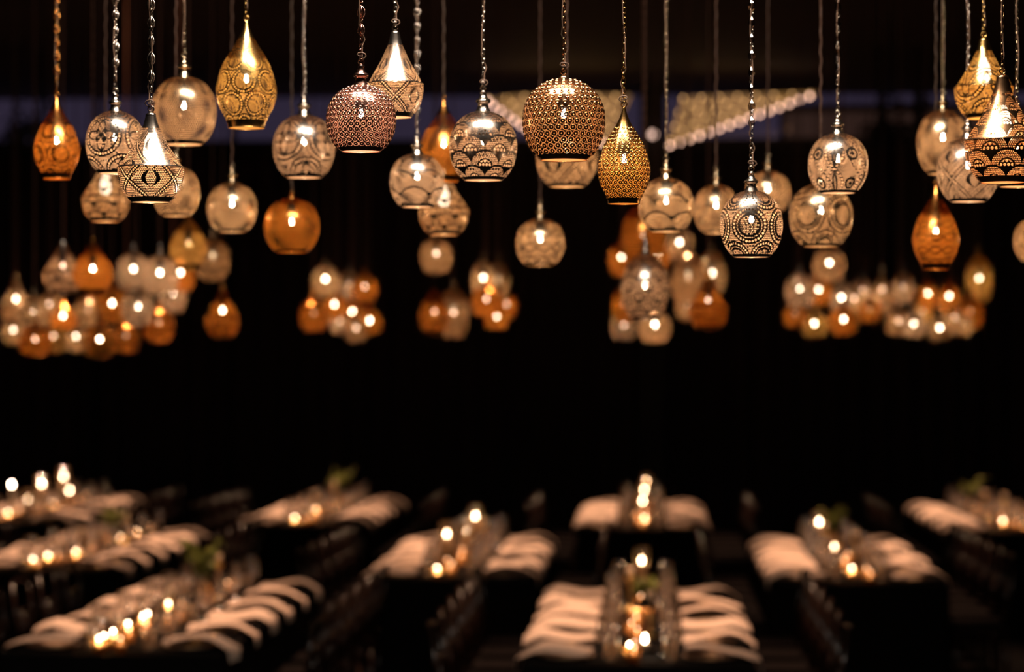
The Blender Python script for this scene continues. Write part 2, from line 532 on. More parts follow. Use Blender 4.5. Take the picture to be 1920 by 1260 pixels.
# dark hanging greenery seen against the dusk window
leaf_dark = principled('leaf_dark', (0.012, 0.016, 0.010), 0.7)
def hanging_greenery(label, px, py, d, wpx, hpx, n, seed):
    rnd = random.Random(seed)
    c = at(px, py, d); R = wpx / FPX * d / 2; H = hpx / FPX * d
    root = empty('hanging_greenery', (c.x, c.y, c.z - H / 2))
    MB().torus((0, 0, H * 0.35), R * 0.75, 0.012, seg=20, vertical=False).build('hoop', RAIL, root)
    for s in (-1, 1):
        MB().tube([(s * R * 0.55, 0, H * 0.35), (s * R * 0.5, 0, CEIL - root.location.z)], 0.022, 5).build('hanging_vine', leaf_dark, root)
    mb = MB()
    for i in range(n):
        a = rnd.random() * 2 * PI; r = R * math.sqrt(rnd.random())
        z = H * rnd.random() * (1.0 - 0.45 * r / R) * (0.55 if rnd.random() < 0.75 else 1.0)
        if rnd.random() < 0.25:
            s = rnd.choice((-1, 1)); r = abs(rnd.gauss(0, 0.06)); p = Vector((s * R * 0.52 + r, rnd.gauss(0, 0.05), H * rnd.uniform(0.3, 1.0)))
        else:
            p = Vector((r * math.cos(a), r * math.sin(a), z))
        L = rnd.uniform(0.05, 0.11)
        dv = Vector((rnd.gauss(0, 1), rnd.gauss(0, 1), rnd.gauss(-0.3, 0.6))).normalized()
        sd = dv.cross(Vector((rnd.gauss(0, 1), rnd.gauss(0, 1), rnd.gauss(0, 1)))).normalized() * L * 0.28
        mb.add([p, p + dv * L * 0.5 + sd, p + dv * L, p + dv * L * 0.5 - sd], [(0, 1, 2, 3)])
    tag(mb.build('foliage', leaf_dark, root, False), kind='stuff')
    tag(root, label, 'greenery')
hanging_greenery('dark hanging greenery hoop silhouetted against the dusk window at right', 1682, 222, 24.0, 130, 96, 700, 3)
hanging_greenery('dark hanging greenery hoop silhouetted against the dusk window at far left', 52, 226, 24.0, 90, 84, 320, 4)

# ------------------------------------------------------------------ lanterns
PROF = {
 'teardrop': [(0.60, 0), (0.63, 0.12), (0.74, 0.40), (0.91, 0.72), (1, 1.18), (0.95, 1.58), (0.755, 2.16), (0.39, 2.75), (0.19, 3.12), (0.07, 3.45)],
 'egg': [(0.56, 0), (0.62, 0.08), (0.83, 0.42), (0.97, 0.9), (1, 1.25), (0.93, 1.72), (0.74, 2.15), (0.46, 2.45), (0.14, 2.62)],
 'bowl': [(0.58, 0), (0.63, 0.05), (0.75, 0.19), (0.91, 0.45), (0.99, 0.75), (1, 0.98), (1.0, 1.03)],
 'cone': [(1.0, 1.03), (0.95, 1.07), (0.76, 1.36), (0.56, 1.66), (0.39, 1.97), (0.24, 2.28), (0.155, 2.60)],
}
def ball_profile(n=22, rim=0.56, e=2.12):
    out = []
    lo = 1.12 * (1 - rim ** e) ** (1 / e)
    a0 = -math.acos(rim ** (e / 2)) ; a1 = math.acos(0.13 ** (e / 2))
    for i in range(n + 1):
        a = a0 + (a1 - a0) * i / n
        r = math.cos(a) ** (2 / e); z = math.copysign(abs(math.sin(a)) ** (2 / e), a)
        out.append((r, (z * 1.12 if z < 0 else z) + lo))
    return out
PROF['ball'] = ball_profile()
HGT = {k_: v[-1][1] for k_, v in PROF.items()}

def chain_links(mb, x, z0, z1, pitch=0.0135, w_=0.0050, r=0.0014, wob=0.0):
    z = z0; i = 0
    while z < z1:
        mb.torus((x + wob * math.sin(z * 31), wob * math.cos(z * 23), z + pitch * 0.5), pitch * 0.62, r, rx=w_ / (pitch * 0.62), rot=(i % 2) * PI / 2 + 0.4, seg=8, sub=4)
        z += pitch * 0.86; i += 1

def bead_mesh(kind, metal):
    key = ('bead', kind, metal)
    if key in MC: return MC[key]
    mb = MB(); L = 0.0150
    if kind == 'crystal':
        mb.lathe([(0.0012, -L), (0.0066, -L * 0.45), (0.0088, 0), (0.0066, L * 0.45), (0.0012, L)], 7)
        me = mb.mesh('bead', thin_glass('crystal_bead_glass', (0.75, 0.7, 0.68), 0.28, 0.05), False)
    else:
        for q in range(6):      # wire cage bead: six bowed wires round a small core
            a = 2 * PI * q / 6
            mb.tube([(0.0088 * math.sin(PI * t / 6) * math.cos(a + t * 0.16), 0.0088 * math.sin(PI * t / 6) * math.sin(a + t * 0.16), -L + 2 * L * t / 6) for t in range(7)], 0.0013, 4, False)
        mb.lathe([(0.001, -0.008), (0.0045, 0), (0.001, 0.008)], 6)
        me = mb.mesh('bead', metal_mat(metal))
    MC[key] = me
    return me

def add_cable(mb, h, ztop, loop=True, side=1):
    pts = []
    if loop:
        for t in range(9):
            a = t / 8 * 2 * PI
            pts.append((side * (0.011 * math.sin(a) + 0.004 * t / 8), -0.005 - 0.0004 * t, h + 0.006 + 0.010 * (1 - math.cos(a)) * 0.6 + 0.0008 * t))
    z = h + 0.02; i = 0
    while z < ztop:
        a = i * 0.8
        bow = 0.014 if (loop and i in (2, 3, 4)) else 0.0032
        pts.append((side * bow * math.cos(a * 0.6), bow * math.sin(a) * 0.6 - 0.004, z)); z += 0.016; i += 1
    mb.tube(pts, 0.0015, 5)

def emboss(mb, shell, prof, spacing, zlo, zhi):
    """rows of little raised rings with a dome in the middle, set on the lathe surface; prof in metres"""
    arc = [0.0]
    for i in range(1, len(prof)): arc.append(arc[-1] + math.hypot(prof[i][0]-prof[i-1][0], prof[i][1]-prof[i-1][1]))
    def pt(s):
        for i in range(1, len(prof)):
            if arc[i] >= s:
                t = (s - arc[i-1]) / max(1e-9, arc[i] - arc[i-1])
                r = prof[i-1][0] + t * (prof[i][0] - prof[i-1][0]); z = prof[i-1][1] + t * (prof[i][1] - prof[i-1][1])
                dr = prof[i][0] - prof[i-1][0]; dz = prof[i][1] - prof[i-1][1]
                l = math.hypot(dr, dz)
                return r, z, dz / l, -dr / l
        return None
    s = zlo; row = 0
    q = spacing * 0.5
    rings = [(0.68, 0.0), (0.62, 0.11), (0.48, 0.16), (0.30, 0.12), (0.18, 0.02)]
    SEGB = 72
    def band(sa, sb, n, off, plain):
        ra, rb = pt(sa), pt(sb)
        vs = []; fs = []; uvs = []
        for (r, z, _, _) in (ra, rb):
            for k_ in range(SEGB): vs.append((r * math.cos(2*PI*k_/SEGB), r * math.sin(2*PI*k_/SEGB), z))
        for k_ in range(SEGB):
            k2 = (k_ + 1) % SEGB
            fs.append((k_, k2, SEGB + k2, SEGB + k_))
            u0, u1 = (n * k_ / SEGB + off, n * (k_ + 1) / SEGB + off) if not plain else (0, 0)
            v0, v1 = (0.0, 1.0) if not plain else (5, 5)
            uvs.append([(u0, v0), (u1, v0), (u1, v1), (u0, v1)])
        shell.add(vs, fs, uvs)
    hs = spacing * 0.435
    e = 1e-6; t = e
    while t < zlo - hs - 1e-6:                       # plain collar below the first row
        t2 = min(t + spacing * 0.3, zlo - hs); band(t, t2, 1, 0, True); t = t2
    while s < arc[-1] - zhi:
        g = pt(s)
        if g is None: break
        r, z, nr, nz = g
        n = max(3, round(2 * PI * r / spacing))
        off = 0.5 * (row % 2)
        band(s - hs, min(s + hs, arc[-1] - e), n, 0.5 + off, False)
        last = s + hs
        for i in range(n):
            a = 2 * PI * (i + off) / n
            nrm = Vector((nr * math.cos(a), nr * math.sin(a), nz))
            ta = Vector((-math.sin(a), math.cos(a), 0)); tb = nrm.cross(ta)
            cpt = Vector((r * math.cos(a), r * math.sin(a), z)) + nrm * 0.0002
            vs = []; fs = []
            SG = 12
            for (rr, hh) in rings:
                for k_ in range(SG):
                    b = 2 * PI * k_ / SG
                    vs.append(cpt + (ta * math.cos(b) + tb * math.sin(b)) * (rr * q) + nrm * hh * q)
            for u in range(len(rings) - 1):
                for k_ in range(SG):
                    k2 = (k_ + 1) % SG
                    fs.append((u*SG+k_, u*SG+k2, (u+1)*SG+k2, (u+1)*SG+k_))
            mb.add(vs, fs)
        s += spacing * 0.87; row += 1
    t = last
    while t < arc[-1] - 2e-6:
        t2 = min(t + spacing * 0.5, arc[-1] - e); band(t, t2, 1, 0, True); t = t2

def ring_mat(metal):
    key = 'ring_' + metal
    if key in MC: return MC[key]
    m, nt, out = new_mat(key)
    uv = nt.nodes.new('ShaderNodeUVMap'); uv.uv_map = 'UVMap'
    sp = nt.nodes.new('ShaderNodeSeparateXYZ'); nt.links.new(uv.outputs[0], sp.inputs[0])
    U = X(nt, sp.outputs[0]); V = X(nt, sp.outputs[1])
    x = U.fract() - 0.5; y = (V - 0.5) * 0.87
    d = hyp(x, y); ang = y.atan2(x) * (1 / (2 * PI))
    hole = hyp((ang * 16.0).fract() - 0.5, (d - 0.415) * (16.0 / (2 * PI * 0.415))).lt(0.33).max(d.lt(0.085)) * V.lt(2.0)
    b = nt.nodes.new('ShaderNodeBsdfPrincipled'); b.inputs['Base Color'].default_value = (*METAL[metal], 1)
    b.inputs['Metallic'].default_value = 1; b.inputs['Roughness'].default_value = 0.2
    tr = nt.nodes.new('ShaderNodeBsdfTransparent')
    i1 = nt.nodes.new('ShaderNodeBsdfDiffuse'); i1.inputs[0].default_value = (*INNER[metal], 1)
    geo = nt.nodes.new('ShaderNodeNewGeometry'); mi = nt.nodes.new('ShaderNodeMixShader')
    nt.links.new(geo.outputs['Backfacing'], mi.inputs[0]); nt.links.new(b.outputs[0], mi.inputs[1]); nt.links.new(i1.outputs[0], mi.inputs[2])
    mx = nt.nodes.new('ShaderNodeMixShader')
    nt.links.new(hole.s, mx.inputs[0]); nt.links.new(mi.outputs[0], mx.inputs[1]); nt.links.new(tr.outputs[0], mx.inputs[2])
    nt.links.new(mx.outputs[0], out.inputs[0])
    MC[key] = m
    return m

NCOUNT = [0]
CHAIN_FAR = principled('chain_dark_bronze', (0.11, 0.045, 0.026), 0.5, 0.5)
def lantern(label, shape, metal, pat, cx, yt, yb, wpx, d, chain='link', near=True, cap=True, group=None, cable=True, rot=None, n=112.0, bulb=None, bulbz=None):
    NCOUNT[0] += 1
    rnd = random.Random(NCOUNT[0] * 17)
    base = at(cx, yb, d)
    R = wpx / 2 / FPX * d
    H = (yb - yt) / FPX * d
    root = empty(f'{shape}_lantern', base, (rot if rot is not None else rnd.random() * 6.28))
    seg = 56 if near else 28
    full = 'cone' if shape == 'cone' else shape
    hz = H / (HGT[full] * R)                       # vertical fit
    def P(key):
        pr = PROF[key]
        if key != 'ball': pr = spline(pr, 4 if near else 2)
        return [(r * R, z * R * hz) for r, z in pr]
    unit = 2 * PI * R
    mm = metal_mat(metal)
    k_lo = 0.020 if shape != 'teardrop' else 0.040
    nn = n if near else 60.0
    if shape == 'cone':
        low = P('bowl'); up = P('cone')
        MB().lathe(low, seg, unit).build('bowl_shade', shade_mat(metal, pat, nn, 0.030), root)
        arc_up = sum(math.hypot(up[i][0]-up[i-1][0], up[i][1]-up[i-1][1]) for i in range(1, len(up))) / unit
        MB().lathe(up, seg, unit).build('cone_shade', shade_mat(metal, pat, nn, 0.012, round(arc_up * (0.78 if near else 0.95), 3)), root)
        MB().torus((0, 0, up[0][1]), R * 1.0, R * 0.016, seg=seg, sub=5, vertical=False).build('seam_band', mm, root)
        rim_r = low[0][0]; top_r, top_z = up[-1]
        prof = low + up
    else:
        prof = P(shape)
        arc_t = sum(math.hypot(prof[i][0]-prof[i-1][0], prof[i][1]-prof[i-1][1]) for i in range(1, len(prof))) / unit
        hi = 9.0 if shape in ('ball', 'egg') else round(arc_t * (0.86 if near else 0.94), 3)
        if pat == 'rings':
            mb = MB(); shell = MB(); emboss(mb, shell, prof, R * (0.176 if shape == 'ball' else 0.20), R * (0.24 if shape == 'ball' else 0.30), R * (0.12 if shape == 'ball' else 0.75))
            shell.build('shade', ring_mat(metal), root)
            tag(mb.build('embossed_rings', metal_mat(metal, 0.2), root), 'rows of small raised rings', kind='stuff')
        else:
            MB().lathe(prof, seg, unit).build('shade', shade_mat(metal, pat, nn, k_lo, hi), root)
        rim_r = prof[0][0]; top_r, top_z = prof[-1]
    MB().torus((0, 0, 0), rim_r, R * 0.013, seg=seg, sub=6, vertical=False).build('rim', mm, root)
    ztop = top_z
    if shape in ('ball', 'egg') and cap:
        q = R
        cp = [(0.24, -0.05), (0.21, 0.03), (0.165, 0.10), (0.15, 0.20), (0.16, 0.22), (0.21, 0.25), (0.22, 0.29), (0.20, 0.33), (0.13, 0.37), (0.10, 0.46), (0.085, 0.52), (0.10, 0.55), (0.05, 0.60), (0.012, 0.61)]
        MB().lathe([(r * q, z * q + top_z) for r, z in cp], 20 if near else 10).build('cap', mm, root)
        ztop = top_z + 0.61 * q
    else:
        cp = [(top_r * 1.06, -0.02 * R), (top_r * 1.02, 0.03 * R), (top_r * 0.7, 0.06 * R), (0.05 * R, 0.10 * R), (0.006 * R, 0.11 * R)]
        MB().lathe([(r, z + top_z) for r, z in cp], 16 if near else 8).build('cap', mm, root)
        ztop = top_z + 0.11 * R
    # lamp socket and bulb hang from the cap
    bz = (bulbz if bulbz is not None else {'ball': 0.55, 'egg': 0.50, 'teardrop': 0.46, 'cone': 0.52}[shape]) * H
    br = 0.0062 if near else 0.0085
    lo_ = bpy.data.objects.new('bulb_light', lamp_light('bulb_light_near' if near else 'bulb_light_far', 0.29 if near else 0.23, (1.0, 0.64, 0.37)))
    C.objects.link(lo_); lo_.parent = root; lo_.location = (0, 0, bz - br - 0.004 if not (shape == 'cone' and near) else 0.40 * H)
    if shape == 'cone' and near:
        MB().tube([(0, 0, top_z), (0, 0, 0.42 * H + 0.072)], 0.006, 8).build('lamp_socket', SOCKET, root)
    else: MB().tube([(0, 0, top_z), (0, 0, bz + 0.058)], 0.003, 6).lathe([(0.004, bz + 0.062), (0.013, bz + 0.058), (0.014, bz + 0.02), (0.011, bz + 0.016), (0.004, bz + 0.014)], 10).build('lamp_socket', SOCKET, root)
    bm = bulb or (BULB if near else rnd.choice((BULB_FAR[0], BULB_FAR[0], BULB_FAR[0], BULB_FAR[1], BULB_FAR[1], BULB_FAR[2])))
    if shape == 'cone' and near:          # frosted candle bulb up in the cone
        bz = 0.42 * H; k_ = R / 0.075
        MB().lathe([(0.0008, bz), (0.010 * k_, bz + 0.004), (0.017 * k_, bz + 0.018), (0.018 * k_, bz + 0.032), (0.013 * k_, bz + 0.058), (0.006 * k_, bz + 0.072), (0.004, bz + 0.076)], 12).build('bulb', emit('candle_bulb_glow', (1.0, 0.74, 0.50), 5.5), root)
    else: MB().lathe([(0.0008, bz - br), (br * 0.7, bz - br * 0.7), (br, bz), (br * 0.75, bz + br * 0.8), (br * 0.5, bz + 0.014), (0.004, bz + 0.018)], 8).build('bulb', bm, root)
    # loop, chain, cord up to the ceiling
    topw = CEIL - base.z
    frame_top = (CAMZ + HORIZ / FPX * d) - base.z + 0.10
    if near:
        MB().torus((0, 0, ztop + 0.006), 0.0065, 0.0016, seg=12, sub=5, rot=-root.rotation_euler.z).build('loop', mm, root)
        zc = ztop + 0.012
        cord = mm
        if chain == 'cord':
            pts = []; z = zc - 0.004; i = 0
            while z < frame_top:
                pts.append((0.0014 * math.sin(i * 1.1), 0.0014 * math.cos(i * 1.3), z)); z += 0.011; i += 1
            MB().tube(pts, [0.0036 if q_ % 2 else 0.0026 for q_ in range(len(pts))], 6).build('cord', CABLE_DARK if metal in ('copper', 'bronze', 'gold', 'amber') else principled('cord_tan', (0.10, 0.048, 0.030), 0.6), root)
        else:
            mb = MB()
            if chain in ('cage', 'crystal'):
                lead = 0.05 if chain == 'cage' else 0.09
                chain_links(mb, 0, zc - 0.004, zc + lead)
                z = zc + lead + 0.014; i = 0
                me = bead_mesh('cage' if chain == 'cage' else 'crystal', metal)
                while z < frame_top:
                    b = link('bead', me, root, (0, 0, z)); b.scale = (1.0 + 0.12 * math.sin(i * 2.1),) * 3
                    chain_links(mb, 0, z + 0.0155, z + 0.024, 0.009)
                    z += 0.040; i += 1
                mb.tube([(0, 0, zc + lead), (0, 0, frame_top)], 0.0008, 4)
            else:
                chain_links(mb, 0, zc - 0.004, frame_top, wob=0.0012)
            mb.build('chain', mm, root)
            if cable:
                mb = MB(); add_cable(mb, ztop + 0.004, frame_top, cable == 'loop', rnd.choice((-1, 1)))
                cb = mb.build('cable', CABLE, root); cb.rotation_euler.z = -root.rotation_euler.z
        MB().tube([(0, 0, frame_top - 0.01), (0, 0, topw)], 0.003, 5).build('upper_cord', CABLE_DARK, root)
    else:
        pts = []; rad = []; z = ztop - 0.003; i = 0
        while z < frame_top:
            pts.append((0, 0, z)); rad.append(0.0052 if i % 2 else 0.0022); z += 0.02; i += 1
        MB().tube(pts, rad, 5).build('chain', CHAIN_FAR, root)
        MB().tube([(0, 0, frame_top - 0.03), (0, 0, topw)], 0.003, 4).build('upper_cord', CABLE_DARK, root)
    tag(root, label, 'lantern', group)
    return root

G1 = 'lanterns hanging in the sharp front group'
NEAR = [
 # label, shape, metal, pattern, cx, ytop, ybot, w, d, chain, options
 ('orange copper teardrop lantern hanging furthest left on a beaded gold chain', 'teardrop', 'copper', 'bigcircles', 106, 186, 335, 86, 7.0, 'cage', {}),
 ('silver ball lantern with dotted circle and petal piercing, behind the front silver cone lantern', 'ball', 'silver', 'petals', 216, 208, 325, 110, 6.1, 'cage', {'rot': 0.5}),
 ('front silver cone lantern with rounded bowl and crossed dotted bands, at left', 'cone', 'silver', 'trellis', 283, 216, 379, 124, 5.35, 'cage', {'cable': 'loop', 'rot': 0.2}),
 ('large pale ball lantern of plain fine mesh beside the big gold teardrop lantern', 'ball', 'champagne', 'mesh', 345, 143, 271, 122, 6.8, 'link', {}),
 ('pale shouldered lantern half hidden below the silver petal ball lantern', 'cone', 'champagne', 'scallop', 198, 300, 415, 90, 8.0, 'cord', {}),
 ('pale ball lantern peeking out behind the front silver cone lantern', 'ball', 'champagne', 'circles', 330, 312, 405, 90, 7.5, 'cord', {}),
 ('big gold teardrop lantern with dotted medallions near the top', 'teardrop', 'gold', 'circles', 462, 45, 240, 113, 6.2, 'link', {'rot': 0.3}),
 ('small pale mesh ball lantern below the big gold teardrop lantern', 'ball', 'champagne', 'mesh', 435, 342, 435, 94, 8.0, 'cord', {}),
 ('orange copper mesh ball lantern hanging lowest left of centre', 'ball', 'copper', 'mesh', 547, 372, 473, 104, 8.0, 'cord', {'cap': False}),
 ('silver ball lantern with large leaf piercing, left of the pink ring-pattern ball', 'ball', 'silver', 'petals', 570, 215, 333, 117, 7.0, 'link', {}),
 ('pink metallic ball lantern covered in small raised rings', 'ball', 'rose', 'rings', 677, 160, 284, 130, 5.4, 'cage', {'cable': 'loop'}),
 ('silver cone lantern with bright tip right behind the pink ring-pattern ball', 'cone', 'silver', 'trellis', 741, 62, 220, 106, 5.85, 'link', {'cable': 'loop', 'rot': 0.9}),
 ('silver ball lantern with scalloped fans hanging below the silver cone lantern', 'ball', 'silver', 'bigscallop', 782, 288, 388, 103, 6.9, 'cage', {}),
 ('orange copper teardrop lantern half hidden behind the scalloped silver ball', 'teardrop', 'copper', 'mesh', 832, 192, 340, 92, 7.6, 'cord', {}),
 ('pale shouldered lantern hanging under the orange teardrop at centre left', 'cone', 'champagne', 'scallop', 832, 318, 440, 95, 8.1, 'cord', {}),
 ('large silver ball lantern with overlapping scallops, left of the big bronze ball', 'ball', 'silver', 'scallop', 906, 208, 338, 128, 6.0, 'link', {'cable': 'loop', 'rot': 0.35}),
 ('big bronze ball lantern covered in raised rings, sharpest in the middle', 'ball', 'bronze', 'rings', 1057, 148, 300, 154, 5.3, 'link', {'cable': 'loop', 'cap': False}),
 ('pale ball lantern mostly hidden behind the big bronze ball lantern', 'ball', 'champagne', 'trellis', 1063, 236, 350, 117, 7.2, 'cord', {}),
 ('small pale ball lantern hanging alone below the big bronze ball', 'ball', 'champagne', 'waves', 1013, 410, 498, 92, 8.2, 'cord', {}),
 ('gold teardrop lantern covered in raised rings, right of the big bronze ball', 'teardrop', 'amber', 'rings', 1170, 206, 382, 98, 5.6, 'link', {'cable': 'loop'}),
 ('silver ball lantern with wide scallops, right below the gold teardrop lantern', 'ball', 'champagne', 'bigscallop', 1249, 333, 434, 104, 7.0, 'link', {}),
 ('pale circle-pattern ball lantern left of the crystal-chain silver ball', 'ball', 'champagne', 'circles', 1343, 346, 437, 86, 7.9, 'cord', {}),
 ('silver ball lantern with dotted ring medallions on a crystal bead chain', 'ball', 'silver', 'bigcircles', 1409, 357, 482, 118, 5.8, 'crystal', {'cable': 'loop', 'rot': -1.05}),
 ('small pale floral ball lantern behind the crystal-chain silver ball', 'ball', 'champagne', 'floral', 1440, 320, 400, 84, 8.4, 'cord', {}),
 ('silver ball lantern with floral piercing on a crystal bead chain, right of centre', 'ball', 'silver', 'floral', 1571, 250, 362, 113, 6.2, 'crystal', {}),
 ('pale ball lantern with big dotted circles, below the floral silver ball', 'ball', 'champagne', 'bigcircles', 1539, 344, 462, 119, 7.1, 'cord', {}),
 ('pale mesh ball lantern left of the right-hand gold lanterns', 'ball', 'champagne', 'mesh', 1768, 206, 326, 98, 7.3, 'link', {}),
 ('upper gold cone lantern with dark arabesques near the right edge', 'cone', 'gold', 'petals', 1845, 75, 222, 110, 6.3, 'link', {}),
 ('front gold-brown cone lantern with fan piercing at the right edge', 'cone', 'bronze', 'scallop', 1880, 146, 342, 142, 5.3, 'link', {'rot': 0.2}),
 ('silver ball lantern with dotted diamonds behind the front gold-brown cone', 'ball', 'silver', 'trellis', 1815, 258, 378, 116, 6.6, 'link', {'rot': 0.1}),
 ('orange copper teardrop lantern below the right-hand mesh ball', 'teardrop', 'copper', 'waves', 1755, 352, 505, 86, 7.6, 'cord', {}),
 ('pale ball lantern cut off by the right edge of the picture', 'ball', 'champagne', 'floral', 1945, 408, 492, 88, 8.0, 'cord', {}),
 ('pale ball lantern almost hidden behind the front gold-brown cone', 'ball', 'champagne', 'circles', 1907, 232, 350, 116, 6.1, 'link', {}),
]
for (lab, shp, met, pat, cx, yt, yb, wpx, d, ch, opt) in NEAR:
    lantern(lab, shp, met, pat, cx, yt, yb, wpx, d, ch, True, group=G1, **opt)

# blurred clusters further back: (cx, ytop, ybot, w, shape, metal)
FAR = {
 'left cluster': [
  (118, 452, 550, 78, 'cone', 'silver'), (174, 448, 552, 76, 'teardrop', 'copper'), (30, 520, 606, 58, 'cone', 'champagne'),
  (64, 556, 618, 60, 'ball', 'champagne'), (250, 474, 544, 66, 'ball', 'silver'), (300, 478, 556, 72, 'ball', 'silver'),
  (353, 400, 505, 72, 'teardrop', 'gold'), (398, 448, 526, 66, 'ball', 'champagne'), (324, 516, 586, 54, 'egg', 'silver'),
  (417, 535, 634, 64, 'cone', 'copper'), (338, 484, 546, 56, 'ball', 'copper'), (236, 604, 662, 56, 'ball', 'copper'),
  (298, 578, 643, 58, 'ball', 'copper'), (66, 610, 668, 62, 'ball', 'copper'), (100, 606, 662, 54, 'ball', 'gold'),
  (187, 608, 672, 66, 'ball', 'copper'), (165, 556, 614, 52, 'ball', 'champagne'), (118, 560, 622, 54, 'teardrop', 'copper'),
  (210, 540, 606, 62, 'ball', 'copper'), (258, 545, 612, 64, 'ball', 'silver'), (25, 598, 646, 48, 'ball', 'champagne'),
  (142, 610, 660, 48, 'ball', 'champagne'), (92, 548, 600, 46, 'ball', 'champagne')],
 'centre-left cluster': [
  (610, 498, 556, 54, 'ball', 'champagne'), (655, 510, 562, 50, 'ball', 'silver'), (684, 514, 568, 50, 'ball', 'copper'),
  (588, 560, 622, 54, 'ball', 'copper'), (627, 550, 598, 42, 'ball', 'copper'), (660, 562, 612, 46, 'ball', 'copper'),
  (693, 580, 628, 48, 'ball', 'copper'), (668, 594, 642, 48, 'ball', 'champagne'), (636, 584, 626, 40, 'ball', 'silver')],
 'centre cluster': [
  (818, 447, 512, 62, 'ball', 'champagne'), (814, 535, 628, 58, 'teardrop', 'copper'), (850, 540, 634, 60, 'egg', 'champagne'),
  (906, 488, 556, 46, 'egg', 'champagne'), (934, 492, 560, 44, 'egg', 'champagne'), (912, 535, 594, 58, 'ball', 'copper'), (950, 548, 598, 42, 'ball', 'copper'),
  (931, 574, 618, 48, 'ball', 'copper')],
 'centre-right cluster': [
  (1206, 382, 500, 84, 'egg', 'copper'), (1165, 455, 518, 50, 'ball', 'copper'), (1210, 474, 598, 92, 'egg', 'silver'),
  (1234, 456, 508, 44, 'ball', 'copper'), (1170, 535, 606, 46, 'egg', 'copper'), (1170, 588, 637, 50, 'ball', 'silver'),
  (1228, 582, 643, 60, 'ball', 'champagne'), (1274, 425, 492, 52, 'ball', 'champagne'), (1291, 474, 572, 66, 'egg', 'champagne'),
  (1335, 470, 556, 52, 'egg', 'champagne'), (1328, 512, 618, 74, 'cone', 'copper'), (1288, 540, 602, 44, 'egg', 'champagne')],
 'right cluster': [
  (1555, 466, 528, 60, 'ball', 'champagne'), (1500, 514, 578, 56, 'ball', 'silver'), (1535, 512, 576, 54, 'egg', 'copper'),
  (1578, 528, 590, 44, 'egg', 'silver'), (1527, 584, 635, 52, 'ball', 'gold'), (1490, 570, 614, 44, 'ball', 'copper'),
  (1582, 574, 630, 56, 'ball', 'copper'), (1602, 538, 588, 44, 'ball', 'champagne'), (1617, 525, 572, 38, 'ball', 'silver'),
  (1654, 500, 590, 44, 'cone', 'champagne'), (1694, 510, 572, 42, 'egg', 'silver'), (1631, 560, 606, 42, 'ball', 'copper'),
  (1685, 580, 630, 50, 'ball', 'champagne'), (1713, 586, 634, 46, 'ball', 'silver'), (1740, 514, 582, 36, 'teardrop', 'copper'),
  (1730, 560, 610, 40, 'ball', 'gold'), (1780, 516, 590, 40, 'teardrop', 'copper'), (1790, 566, 624, 40, 'egg', 'champagne'),
  (1762, 594, 641, 48, 'ball', 'champagne'), (1820, 556, 618, 50, 'ball', 'copper'), (1836, 478, 567, 50, 'egg', 'gold'),
  (1804, 590, 630, 38, 'ball', 'champagne')],
}
MN = {'silver': 'silver', 'copper': 'orange copper', 'gold': 'gold', 'champagne': 'pale champagne'}
SN = {'ball': 'ball', 'egg': 'egg-shaped', 'teardrop': 'teardrop', 'cone': 'shouldered cone'}
placed = []
for cl, items in FAR.items():
    items = sorted(items)
    for i, (cx, yt, yb, wpx, shp, met) in enumerate(items):
        real = {'ball': 0.172, 'egg': 0.185, 'teardrop': 0.165, 'cone': 0.175}[shp]
        d = min(14.6, max(9.2, real * FPX / wpx))
        for _ in range(60):
            bad = False
            for (ox, ot, ob, ow, od) in placed:
                R1 = wpx / 2 / FPX * d; R2 = ow / 2 / FPX * od
                dx = abs(cx - ox)
                need = 0
                if dx < (wpx + ow) / 2 + 4:
                    if yt - 14 < ob and ot - 14 < yb: need = R1 + R2 + 0.01
                    elif dx < (wpx / 2 + 6 if yb < ot else ow / 2 + 6): need = max(R1, R2) + 0.015
                if need and abs(d - od) < need:
                    d = od + need + 0.004; bad = True
            if not bad: break
        placed.append((cx, yt, yb, wpx, d))
        pat = random.choice(['mesh', 'circles', 'scallop', 'petals', 'mesh', 'bigcircles'])
        if shp == 'cone' : pat = 'petals'
        lab = f'blurred {MN[met]} {SN[shp]} lantern, {ordw[i]} from the left in the {cl}'
        lantern(lab, shp, met, pat, cx, yt, yb, wpx, d, 'link', False, group='blurred lanterns in the ' + cl)

# ------------------------------------------------------------------ tables
TH = 0.75; TW = 0.56; TL = 3.7
cloth_dark = principled('black_tablecloth', (0.0035, 0.003, 0.003), 0.95, spec=0.1)
plate_mat = principled('cream_plate', (0.60, 0.46, 0.36), 0.3)
gold_rim = principled('gold_rim', (0.85, 0.55, 0.22), 0.25, 1.0)
napkin_mat = principled('blush_napkin', (0.80, 0.62, 0.50), 0.9, noise=0.08, nscale=30)
glass_mat = thin_glass('table_glass', (0.97, 0.96, 0.94), 0.24, 0.16, 0.20, (1, 0.72, 0.48))  # warm translucent body puts the candlelight haze into the clear glass
amber_glass = thin_glass('amber_glass', (0.98, 0.78, 0.52), 0.12, 0.05, 0.35, (0.95, 0.55, 0.22))
wax_mat = principled('cream_wax', (0.75, 0.55, 0.36), 0.6)
brass = principled('brass', (0.80, 0.50, 0.18), 0.28, 1.0)
black_metal = principled('black_metal', (0.02, 0.018, 0.015), 0.4, 0.8)
chair_mat = principled('bronze_chair_wood', (0.012, 0.005, 0.003), 0.22, 0.0)
cushion_mat = principled('chair_cushion_dark', (0.006, 0.004, 0.004), 0.9, spec=0.1)
leaf_green = principled('leaf_green', (0.24, 0.27, 0.06), 0.5, noise=0.5, nscale=15)
stem_green = principled('stem_green', (0.06, 0.08, 0.03), 0.6)

